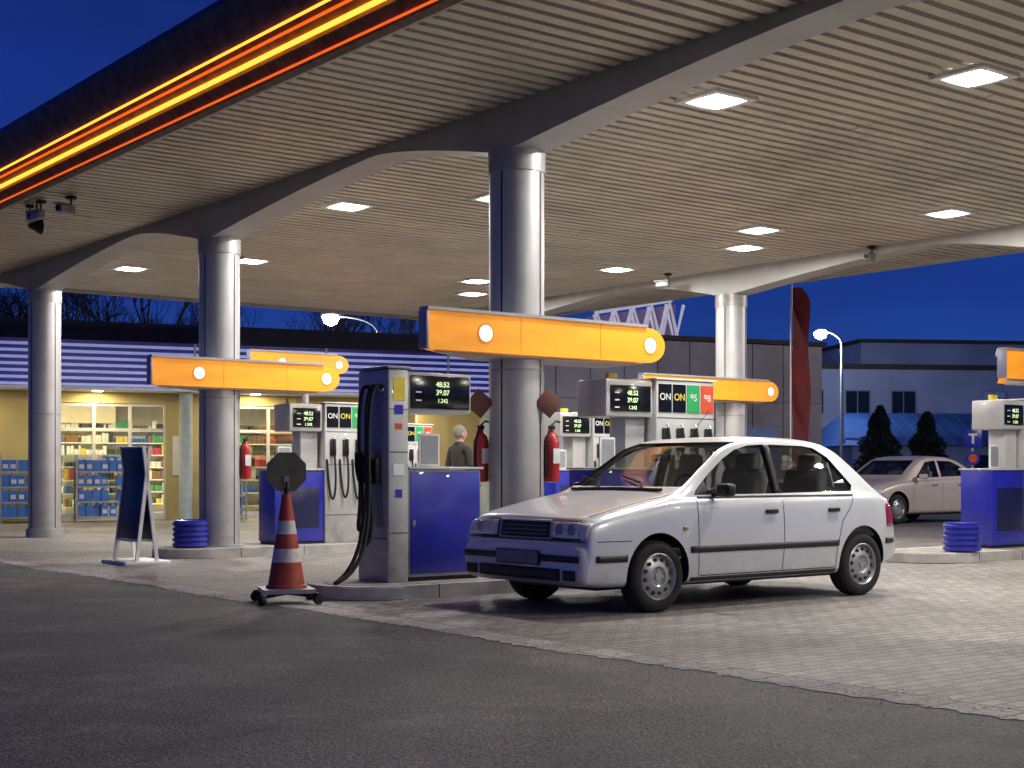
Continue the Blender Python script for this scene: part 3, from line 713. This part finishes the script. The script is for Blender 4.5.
FEL=dict(L=3.80,cab=(.99,3.42),ax=(.74,3.19),ar=.322,wr=.278,holes=12,
 top=[(0,.525),(.02,.556),(.05,.567),(.058,.574),(.068,.65),(.082,.715),(.115,.748),(.17,.766),(.35,.808),(.7,.878),(.98,.928),(1.08,.970),(1.40,1.175),(1.66,1.325),(1.83,1.366),(2.2,1.385),(2.6,1.378),(2.85,1.352),(3.02,1.30),(3.2,1.19),(3.42,1.02),(3.56,.925),(3.64,.86),(3.69,.74),(3.72,.60),(3.745,.555),(3.80,.52)],
 floor=[(0,.26),(.08,.22),(.4,.2),(3.3,.2),(3.6,.26),(3.8,.33)],
 w=[(0,.71),(.02,.745),(.06,.765),(.12,.778),(.25,.792),(.6,.804),(1.2,.812),(2.6,.812),(3.2,.798),(3.5,.778),(3.66,.745),(3.74,.71),(3.78,.66),(3.8,.60)],
 belt=[(0,.48),(.08,.668),(.12,.700),(.2,.727),(.5,.798),(1.0,.870),(1.5,.880),(2.4,.888),(3.2,.90),(3.6,.86),(3.8,.45)],
 win=[[(1.18,.899),(1.21,.932),(1.40,1.065),(1.60,1.188),(1.76,1.262),(1.93,1.300),(2.125,1.310),(2.125,.902)],[(2.185,.904),(2.185,1.310),(2.60,1.302),(2.74,1.285),(2.90,1.205),(3.13,.965),(3.10,.915)]],
 scr=[([(-.655,.962),(.655,.962),(.570,1.328),(-.570,1.328)],.9,2.0),([(-.58,.98),(.58,.98),(.52,1.30),(-.52,1.30)],2.7,3.9)],
 seams=[[(1.17,.87),(1.16,.80),(1.155,.50),(1.17,.27)],[(2.155,.89),(2.15,.5),(2.14,.26)],[(3.10,.90),(3.02,.78),(2.90,.66),(2.83,.45),(2.82,.27)],[(1.18,.268),(2.82,.268)],[(.13,.56),(.455,.56)]],
 detail=det1,seats=(1.95,2.75))
x,y,_=S(6.76,8.66)
car('parked_car',(x,y,0),TH,FEL,paint)
def det2(k):
    e,ps,pf=k['e'],k['pside'],k['pfront']
    ps('tail_lamp',4.18,4.36,.72,.90,tail,.006,8,5)
    pf('tail_lamp_rear',-.78,-.48,.72,.90,tail,.006,8,5,rear=True); pf('tail_lamp_rear',.48,.78,.72,.90,tail,.006,8,5,rear=True)
    pf('number_plate',-.26,.26,.70,.80,plate_m,.01,6,2,rear=True)
    ps('headlamp',.16,.42,.62,.74,lamp_gl,.006,8,4)
    for x in (2.1,3.0):
        for s in (-1,1):
            y=k['side_y'](x,.80); box(e,'door_handle',x-.08,x+.08,-.012,.012,.79,.82,chrome,.008,loc=(0,s*(y+.012),0))
    for s in (-1,1):
        y=k['side_y'](1.5,.88); box(e,'door_mirror',1.55,1.67,min(s*(y+.04),s*(y+.20)),max(s*(y+.04),s*(y+.20)),.93,1.04,paint2,.03,3)
SED=dict(L=4.5,cab=(1.15,3.85),ax=(.88,3.52),ar=.36,wr=.31,holes=10,
 top=[(0,.55),(.04,.62),(.10,.70),(.25,.78),(.7,.88),(1.1,.95),(1.25,1.00),(1.6,1.21),(1.95,1.385),(2.3,1.43),(2.8,1.42),(3.1,1.37),(3.5,1.20),(3.75,1.08),(3.9,1.04),(4.2,1.02),(4.36,.98),(4.42,.85),(4.46,.66),(4.5,.60)],
 floor=[(0,.26),(.3,.2),(4.0,.2),(4.5,.36)],
 w=[(0,.60),(.05,.72),(.15,.80),(.5,.85),(1.2,.87),(3.2,.87),(4.0,.85),(4.3,.80),(4.45,.70),(4.5,.62)],
 belt=[(0,.5),(.3,.70),(1.1,.87),(2.5,.93),(3.8,.96),(4.3,.93),(4.5,.5)],
 win=[[(1.55,.95),(2.02,1.29),(2.36,1.325),(2.36,.97)],[(2.44,.975),(2.44,1.325),(2.9,1.31),(3.2,1.20),(3.42,1.0)]],
 scr=[([(-.60,1.02),(.60,1.02),(.53,1.33),(-.53,1.33)],1.0,2.2),([(-.55,1.10),(.55,1.10),(.50,1.32),(-.50,1.32)],2.9,4.2)],
 seams=[[(1.42,.87),(1.38,.5),(1.4,.27)],[(2.40,.93),(2.40,.27)],[(3.40,.94),(3.25,.6),(3.15,.27)]],
 detail=det2,seats=(2.2,3.1))
# faces right (+A): rear end hidden by the near car, front at the right
ra,rb=(10.72*CA+31.3*SA),(-10.72*SA+31.3*CA)
x,y,_=S(ra-4.5+.15,rb+.85)
car('parked_car',(x,y,0),TH,SED,paint2)
# ------------------------------------------------------------------ person
def person(name,x,y,rz):
    e=empty(name,(x,y,0),rz)
    m,nt,o=newmat('person_clothes'); p=nt.nodes.new('ShaderNodeBsdfPrincipled'); p.inputs['Roughness'].default_value=.85
    tc=nt.nodes.new('ShaderNodeTexCoord'); sx=nt.nodes.new('ShaderNodeSeparateXYZ'); nt.links.new(tc.outputs['Object'],sx.inputs[0])
    mr=nt.nodes.new('ShaderNodeMath'); mr.operation='DIVIDE'; mr.inputs[1].default_value=2; nt.links.new(sx.outputs['Z'],mr.inputs[0])
    r=nt.nodes.new('ShaderNodeValToRGB'); r.color_ramp.interpolation='CONSTANT'; el=r.color_ramp.elements
    el[0].position=0; el[0].color=(.01,.01,.01,1); el[1].position=.05; el[1].color=(.02,.025,.05,1)
    for ps,c in ((.43,(.035,.030,.025,1)),(.752,(.5,.3,.22,1))): q=el.new(ps); q.color=c
    nt.links.new(mr.outputs[0],r.inputs[0]); nt.links.new(r.outputs[0],p.inputs['Base Color']); nt.links.new(p.outputs[0],o.inputs[0])
    V=[((0,0,.98),.15,.12),((0,0,1.12),.15,.11),((0,0,1.30),.18,.12),((0,0,1.42),.13,.10),((0,0,1.50),.06,.06),((0,0,1.58),.055,.055),
       ((-.10,0,.90),.095,.095),((-.11,.06,.50),.062,.065),((-.11,-.02,.10),.045,.05),((-.11,.12,.04),.04,.035),
       ((.10,0,.90),.095,.095),((.11,.14,.52),.062,.065),((.11,.08,.12),.045,.05),((.11,.22,.05),.04,.035),
       ((-.19,0,1.41),.065,.065),((-.24,-.04,1.14),.05,.05),((-.25,.04,.90),.036,.036),((-.25,.07,.83),.03,.02),
       ((.19,0,1.41),.065,.065),((.24,.02,1.14),.05,.05),((.25,.14,.92),.036,.036),((.25,.17,.85),.03,.02)]
    E=[(0,1),(1,2),(2,3),(3,4),(4,5),(0,6),(6,7),(7,8),(8,9),(0,10),(10,11),(11,12),(12,13),(3,14),(14,15),(15,16),(16,17),(3,18),(18,19),(19,20),(20,21)]
    def skin(nm,V,E,mat):
        bm=bmesh.new(); lay=bm.verts.layers.skin.verify(); vv=[]
        for i,(c,rx,ry) in enumerate(V):
            v=bm.verts.new(c); v[lay].radius=(rx,ry); v[lay].use_root=(i==0); vv.append(v)
        for a,b in E: bm.edges.new((vv[a],vv[b]))
        me=bpy.data.meshes.new(nm); bm.to_mesh(me); bm.free(); ob=add(e,nm,me,mat)
        sk=ob.modifiers.new('skin','SKIN'); sk.use_smooth_shade=True; sb=ob.modifiers.new('sub','SUBSURF'); sb.levels=2; sb.render_levels=2
    skin('body',V,E,m)
    sk_m=M('skin',(.5,.3,.22),.6); hair=M('grey_hair',(.22,.20,.18),.9,bump=.5,bscale=90)
    for s,yy,zz in ((-1,.08,.83),(1,.18,.85)):
        for k in range(4):
            l=(.07,.08,.075,.06)[k]
            skin('finger',[((s*.25,yy+(k-1.5)*.018,zz-.03),.009,.009),((s*.25-s*.005,yy+(k-1.5)*.019,zz-.03-l*.55),.008,.008),((s*.25-s*.02,yy+(k-1.5)*.019,zz-.03-l),.007,.007)],[(0,1),(1,2)],sk_m)
        skin('thumb',[((s*.24,yy+.02,zz),.01,.01),((s*.235,yy+.05,zz-.03),.009,.009),((s*.23,yy+.06,zz-.055),.008,.008)],[(0,1),(1,2)],sk_m)
    def ball(nm,c,r,mat):
        bm=bmesh.new(); bmesh.ops.create_uvsphere(bm,u_segments=24,v_segments=16,radius=1)
        for v in bm.verts:
            v.co=Vector((v.co.x*r[0],v.co.y*r[1],v.co.z*r[2]))
            if nm=='head' and v.co.z<0: v.co.x*=1+.25*v.co.z/r[2]*.9
            v.co+=Vector(c)
        return bmob(e,nm,bm,mat,smooth=True,ang=80)
    ball('head',(0,.015,1.635),(.076,.095,.118),sk_m); ball('hair',(0,-.006,1.66),(.083,.098,.108),hair)
    ball('nose',(0,.112,1.625),(.012,.018,.02),sk_m)
    for s in (-1,1):
        ball('ear',(s*.078,.0,1.625),(.012,.022,.032),sk_m); ball('eye',(s*.03,.098,1.65),(.012,.010,.008),white); ball('pupil',(s*.03,.107,1.65),(.005,.004,.005),black)
    ball('mouth',(0,.102,1.58),(.024,.008,.007),red_p)
    ball('jacket_collar',(0,-.005,1.49),(.085,.085,.045),black)
person('walking_person',-.76,20.6,R(-50))
# ------------------------------------------------------------------ shop
SR=R(23.5)
shop=empty('station_shop',(-11.1,30.6,0),SR)
boxes(shop,'walls',[(-6,1.2,0,.2,0,3.2),(3.55,5.0,0,.2,0,3.2),(9.6,12.4,0,.2,0,3.2),(1.2,3.55,0,.2,2.62,3.2),(5.0,9.6,0,.2,2.62,3.2),(-6,-5.8,.2,7,0,3.2),(12.2,12.4,.2,7,0,3.2)],[wall_y])
boxes(shop,'inner_shell',[(-5.8,12.2,6.8,7,0,3.1),(-5.8,12.2,.2,7,3.0,3.1),(-5.8,12.2,.2,6.8,.0,.02)],[wall_in])
boxes(shop,'roof',[(-6.2,12.6,-.05,7.2,3.2,3.95)],[roof_d])
boxes(shop,'roof_upper',[(-6.2,11.0,1.8,7.5,3.95,4.62)],[roof_d])
boxes(shop,'porch_soffit',[(-6.2,11.6,-.9,-.06,2.86,2.92)],[white])
boxes(shop,'louver_fascia',[(-6.2,11.6,-.95,-.90,2.93+.142*i,2.93+.142*i+.06,1) for i in range(7)]+[(-6.2,11.6,-.92,-.90,2.992+.142*i,2.992+.142*i+.078,0) for i in range(7)],[louver,louver_w])
boxes(shop,'louver_backing',[(-6.2,11.6,-.88,-.84,2.93,3.92)],[blue_d])
boxes(shop,'louver_brackets',[(x,x+.05,-.965,-.951,2.92,3.92) for x in np.arange(-5,11.5,3.0)],[pump_g])
fr=[]
for x0,x1,n in ((1.2,3.55,3),(5.0,9.6,5)):
    for i in range(n+1):
        x=x0+(x1-x0)*i/n; fr.append((x-.035,x+.035,.04,.12,.02,2.62))
    fr+= [(x0,x1,.045,.115,2.0,2.06),(x0,x1,.045,.115,.02,.16),(x0,x1,.045,.115,2.55,2.615)]
boxes(shop,'window_frames',fr,[frame_m])
boxes(shop,'window_panes',[(1.2,3.55,.075,.081,.16,2.55),(5.0,9.6,.075,.081,.16,2.55)],[glass])
pale=M('post_pale',(.42,.5,.5),.5)
for px,py,pr_ in [(3.9,-.55,.15),(11.3,-.55,.26),(-3,-.55,.15)]: cyl(shop,'porch_post',(px,py,0),pr_,2.86,pale)
cols=[M('goods_red',(.5,.05,.04),.5),M('goods_yellow',(.7,.5,.06),.5),M('goods_white',(.7,.7,.68),.5),M('goods_blue',(.05,.14,.5),.4),M('goods_brown',(.22,.12,.06),.6),M('goods_green',(.08,.3,.1),.5),M('goods_dark',(.05,.045,.05),.5)]
G=[];SH=[]
for (x0,x1,y,zt_) in ((-5,.8,5.6,2.2),(1.4,5.4,5.6,2.3),(6,11,5.8,2.3),(1.6,3.3,2.4,1.5),(5.3,7.0,2.4,1.5),(7.6,9.4,2.8,1.5)):
    z=.25
    SH.append((x0,x1,y+.36,y+.4,0,zt_))
    while z<zt_:
        SH.append((x0,x1,y,y+.36,z-.03,z))
        x=x0+.03
        while x<x1-.12:
            w_=random.uniform(.05,.13); h_=random.uniform(.10,.27); c=random.choice((0,1,2,2,3,4,4,5,6,6))
            for _ in range(random.randint(1,4)):
                if x+w_<x1: G.append((x,x+w_*.9,y+random.uniform(.03,.08),y+.3,z,z+h_*random.uniform(.94,1),c)); x+=w_
            x+=random.choice((0,0,.06))
        z+=.32
boxes(shop,'shelf_units',SH,[white]); boxes(shop,'shelf_goods',G,cols)
boxes(shop,'counter',[(8.0,11,1.2,1.9,0,1.05),(5.6,6.6,4.0,4.6,0,1.0)],[redl])
boxes(shop,'menu_board',[(1.6,3.2,5.5,5.55,2.35,2.8)],[M('menu',(.5,.4,.2),.5,emis=(1,.8,.45),es=.6)])
for px in (-2,2.4,6.2,10):
    l=bpy.data.lights.new('shop_lamp','AREA'); l.shape='RECTANGLE'; l.size=1.4; l.size_y=.3; l.energy=250; l.color=(1,.84,.52)
    o=bpy.data.objects.new('shop_lamp',l); COL.objects.link(o); o.parent=shop; o.location=(px,3.0,2.95)
for px in (-1,2,5.5,9):
    l=bpy.data.lights.new('porch_lamp','AREA'); l.size=.25; l.energy=40; l.color=(1,.80,.38)
    o=bpy.data.objects.new('porch_lamp',l); COL.objects.link(o); o.parent=shop; o.location=(px,-.45,2.84)
    box(shop,'porch_downlight',px-.1,px+.1,-.55,-.35,2.845,2.862,lum_e)
fluid=M('blue_fluid_bottle',(.03,.17,.55),.25,coat=.5); fluid2=M('bottle_cap',(.6,.6,.65),.4)
def rack(s,wdt,rows):
    c,sn=math.cos(SR),math.sin(SR)
    e=empty('bottle_rack',(-11.1+s*c+.9*sn,30.6+s*sn-.9*c,0),SR)
    fr=[(0,.03,0,.03,0,1.45),(wdt-.03,wdt,0,.03,0,1.45),(0,.03,.42,.45,0,1.45),(wdt-.03,wdt,.42,.45,0,1.45)]
    it=[]
    for r in range(rows):
        z=.12+r*1.3/rows
        fr.append((0,wdt,0,.45,z-.03,z))
        n=int(wdt/.17)
        for i in range(n):
            for j in range(2):
                x=.04+i*.165+random.uniform(-.01,.01); y=.03+j*.2+random.uniform(0,.02); h=.24
                if random.random()<.22: continue
                it+=[(x,x+.14,y,y+.15,z,z+h,0),(x+.05,x+.09,y+.05,y+.10,z+h,z+h+.04,1),(x+.02,x+.12,y-.002,y,z+.06,z+.15,1 if random.random()<.5 else 0)]
    boxes(e,'rack_frame',fr,[pump_g]); boxes(e,'bottles',it,[fluid,fluid2])
rack(-.05,1.25,4); rack(1.5,1.05,4); rack(4.4,.8,3)
box(shop,'glass_poster',3.7,4.1,-.01,-.002,1.0,1.9,white)
gb=empty('workshop_building',(-11.1,30.6,0),SR)
boxes(gb,'walls',[(12.6,16.6,.6,9,0,4.62,1),(16.602,21.9,.6,9,0,4.60,0)],[greyw,greyl])
boxes(gb,'parapet',[(12.5,22.0,.5,9.1,4.622,4.74)],[roof_d])
boxes(gb,'cladding_joints',[(12.6+i*1.0-.01,12.6+i*1.0+.01,.592,.599,0,4.6) for i in range(1,9)]+[(12.6,21.9,.592,.599,z,z+.015) for z in (1.5,3.0)],[roof_d])
boxes(gb,'service_door',[(13.5,15.0,.57,.598,.0,2.5)],[M('lit_door',(.5,.5,.5),.5,emis=(.8,.85,1),es=.25)])
boxes(gb,'door_frame',[(13.4,13.498,.55,.598,0,2.6),(15.002,15.1,.55,.598,0,2.6),(13.4,15.1,.55,.598,2.502,2.6)],[blue_p])
boxes(gb,'windows',[(17.4,18.4,.575,.598,1.2,2.3),(19.4,20.4,.575,.598,1.2,2.3)],[winlit])
e=empty('rooftop_lattice_sign',(0,0,0),0)
latt=M('lattice_glow_paint',(.7,.68,.72),.5,emis=(.8,.75,.9),es=.34)  # low emission in the white paint stands in for light on the lattice
P0=Vector((2.1,39.2,4.75)); P1=Vector((4.75,40.3,4.75)); n=5
for k in range(n):
    a=P0.lerp(P1,k/n); b=P0.lerp(P1,(k+1)/n); h0=.75+.5*k/n; m_=(a+b)/2+Vector((0,0,h0))
    tube(e,'brace',[a,m_,b],.055,latt,False)
    tube(e,'brace_back',[a+Vector((.2,.5,h0)),(a+b)/2+Vector((.2,.5,0)),b+Vector((.2,.5,h0))],.05,latt,False)
tube(e,'chord_bottom',[P0,P1],.05,latt,False); tube(e,'chord_top',[P0+Vector((.2,0,.75)),P1+Vector((-.2,0,1.22))],.05,latt,False)
mesh(e,'backing_panel',[P0+Vector((0,.8,0)),P1+Vector((0,.8,0)),P1+Vector((0,.8,1.2)),P0+Vector((0,.8,.7))],[(0,1,2,3)],M('lattice_panel',(.2,.13,.25),.6,emis=(.5,.35,.7),es=.10))
# ------------------------------------------------------------------ far building right
fb=empty('office_building',(15.0,70,0),R(8))
boxes(fb,'walls',[(-2,26,0,14,0,6.2)],[bluew]); boxes(fb,'parapet',[(-2.2,26.2,-.2,14,6.2,6.45)],[roof_d])
boxes(fb,'upper_block',[(4,26,4,14,6.45,7.9)],[bluew]); boxes(fb,'upper_parapet',[(3.9,26.1,3.9,14.1,7.9,8.1)],[roof_d])
W=[];F=[]
for z in (1.3,4.0):
    for i in range(11):
        if z>3 and i in (3,7): continue
        x=-.8+i*2.4; F.append((x-.06,x+1.26,-.05,-.002,z-.06,z+1.16)); kk=random.choice((0,0,1)); W.append((x,x+.56,-.07,-.052,z,z+1.1,kk)); W.append((x+.62,x+1.2,-.07,-.052,z,z+1.1,kk))
boxes(fb,'window_frames',F,[pump_g]); boxes(fb,'windows',W,[windark,winlit])
boxes(fb,'string_course',[(-2,26,-.08,-.002,3.2,3.35)],[greyw])
an=empty('blue_roof_shed',(16.6,60,0),R(6))
boxes(an,'walls',[(-2.2,9.5,0,6,0,2.2)],[bluew])
mesh(an,'pitched_roof',[(-2.6,-.4,2.2),(9.9,-.4,2.2),(9.9,6.4,2.2),(-2.6,6.4,2.2),(-1.6,3,3.7),(9.4,3,3.7)],[(0,1,5,4),(1,2,5),(2,3,4,5),(3,0,4)],blueroof)
for i in range(18):
    x=-1.5+i*.62; tube(an,'roof_rib',[(x,-.4,2.22),(x,2.98,3.71)],.025,blueroof,False)
boxes(an,'windows',[(-1+i*2,.0+i*2,-.03,-.002,1,1.8) for i in range(5)],[windark])
fw=empty('boundary_wall',(0,0,0),0)
boxes(fw,'panels',[(8,60,52,52.2,0,1.15)],[bluew]); boxes(fw,'coping',[(8,60,51.95,52.25,1.152,1.22)],[roof_d])
# ------------------------------------------------------------------ street lamps
bulbm=M('street_bulb',(1,1,1),.3,emis=(.9,.95,1),es=80)
def lamp(px,py,dx,h,en=160,c=(.85,.92,1)):
    e=empty('street_lamp',(px,py,0))
    lathe(e,'pole',[(.11,0),(.09,1.2),(.055,h-.5)],pump_g,12)
    tube(e,'arm',[(0,0,h-.5),(dx*.1,0,h-.1),(dx*.45,0,h+.02),(dx*.85,0,h+.05)],.045,pump_g)
    box(e,'lamp_head',min(dx*.7,dx*1.15),max(dx*.7,dx*1.15),-.14,.14,h,h+.14,pump_g,.04)
    lathe(e,'lamp_bulb',[(.05,-.28),(.22,-.2),(.30,.0)],bulbm,16,loc=(dx*.95,0,h-.01))
    l=bpy.data.lights.new('bulb','POINT'); l.energy=en; l.color=c; l.shadow_soft_size=.2
    o=bpy.data.objects.new('bulb',l); COL.objects.link(o); o.parent=e; o.location=(dx*.95,-.0,h-.55)
lamp(14.0,60,-.95,7.0,900); lamp(-4.75,50,-1.75,6.55,350); lamp(19.5,27,-1.5,6.5,1700,(1,.92,.8))  # last lamp is added out of view to brighten workshop wall and second car
# ------------------------------------------------------------------ banner flag
e=empty('banner_flag',(5.28,26.2,0),R(15))
tube(e,'pole',[(-.12,0,0),(-.12,0,3.6),(-.10,0,4.55)],.018,silver,False)
cyl(e,'base',(-.12,0,0),.22,.06,black)
vs=[];fs=[];nx,nz=8,40
for j in range(nz+1):
    z=.55+(4.5-.55)*j/nz; wj=.36*(1 if j<nz*.9 else math.sqrt(max(0,1-((j/nz-.9)/.1)**2*.75)))
    for i in range(nx+1):
        x=-.10+wj*i/nx; vs.append((x,.05*math.sin(j*.35+i*.5),z))
for j in range(nz):
    for i in range(nx): q=j*(nx+1)+i; fs.append((q,q+1,q+nx+2,q+nx+1))
mesh(e,'cloth',vs,fs,M('banner_red',(.13,.012,.016),.8,0,.3,3),smooth=True)
# ------------------------------------------------------------------ traffic sign
e=empty('traffic_sign',(11.4,35,0))
cyl(e,'post',(0,0,0),.03,2.3,silver); box(e,'plate',-.22,.22,-.05,-.035,1.68,2.12,blue_p,.004)
boxes(e,'pictogram',[(-.03,.03,-.056,-.0505,1.78,1.98),(-.11,.11,-.056,-.0505,1.98,2.03)],[white])
lathe(e,'round_plate',[(.17,0),(.17,.015)],blue_p,28,'y',loc=(0,-.05,1.42)); lathe(e,'round_ring',[(.11,0),(.11,.004)],redl,28,'y',loc=(0,-.055,1.42))
# ------------------------------------------------------------------ trees
def branch(vs,fs,p,d,l,r,dep):
    q=p+d*l; u=d.orthogonal().normalized(); v=d.cross(u); n=len(vs)
    for c,rr in ((p,r),(q,r*.65)):
        for k in range(4): t=k*math.pi/2; vs.append(c+u*math.cos(t)*rr+v*math.sin(t)*rr)
    for k in range(4): fs.append((n+k,n+(k+1)%4,n+4+(k+1)%4,n+4+k))
    if dep==0: return
    for k in range(random.choice((2,3,3))):
        nd=(d+Vector((random.uniform(-.7,.7),random.uniform(-.7,.7),random.uniform(-.15,.5)))).normalized()
        branch(vs,fs,q if k<2 else p+d*l*.6,nd,l*random.uniform(.62,.88),r*.66,dep-1)
def bare_tree(x,y,h):
    vs=[];fs=[]; branch(vs,fs,Vector((0,0,0)),Vector((0,0,1)),h*.27,.17,7)
    mesh(None,'bare_tree',vs,fs,bark,loc=(x,y,0),rot=(0,0,random.uniform(0,6)))
for x,y,h in ((-23,56,9.8),(-19.5,54,9.5),(-17.0,55,10.4),(-14,58,10.2),(-11.5,57,9.6),(-9.2,59,9.5),(-6.2,62,9.4),(-2.8,59,8.4)): bare_tree(x,y,h)
ndl=[M('needles',(.03,.05,.025),.8),M('needles_dark',(.012,.022,.012),.8)]
def conifer(x,y,h,w_):
    e=empty('conifer_tree',(x,y,0)); lathe(e,'trunk',[(.12,0),(.03,h*.95)],bark,8)
    vs=[];fs=[];mi=[]
    for _ in range(6500):
        t=random.random()**.7; z=.1*h+t*.9*h; lay=(1+.2*math.sin(z*9+random.uniform(-.7,.7)))
        rr=w_*(1-t*.97)**.8*lay*random.uniform(.35,1.08)**.6; an_=random.uniform(0,6.283); rr*=1+.25*math.sin(an_*3+z*2)
        c=Vector((rr*math.cos(an_),rr*math.sin(an_),z-rr*.25)); s=random.uniform(.04,.11)
        d1=Vector((random.gauss(0,1),random.gauss(0,1),random.gauss(0,.5))).normalized()*s; d2=d1.orthogonal().normalized()*s*.5
        n=len(vs); vs+=[c-d1,c+d2,c+d1,c-d2]; fs.append((n,n+1,n+2,n+3)); mi.append(random.randrange(2))
    mesh(e,'foliage',vs,fs,ndl,mi)
conifer(12.9,49.5,3.4,1.15); conifer(14.7,50,3.2,1.05)
su=bpy.data.lights.new('sun','SUN'); su.energy=.04; su.angle=R(15); su.color=(.55,.65,1)
so=bpy.data.objects.new('sun',su); COL.objects.link(so); so.rotation_euler=(R(60),0,R(-30))
print('done')
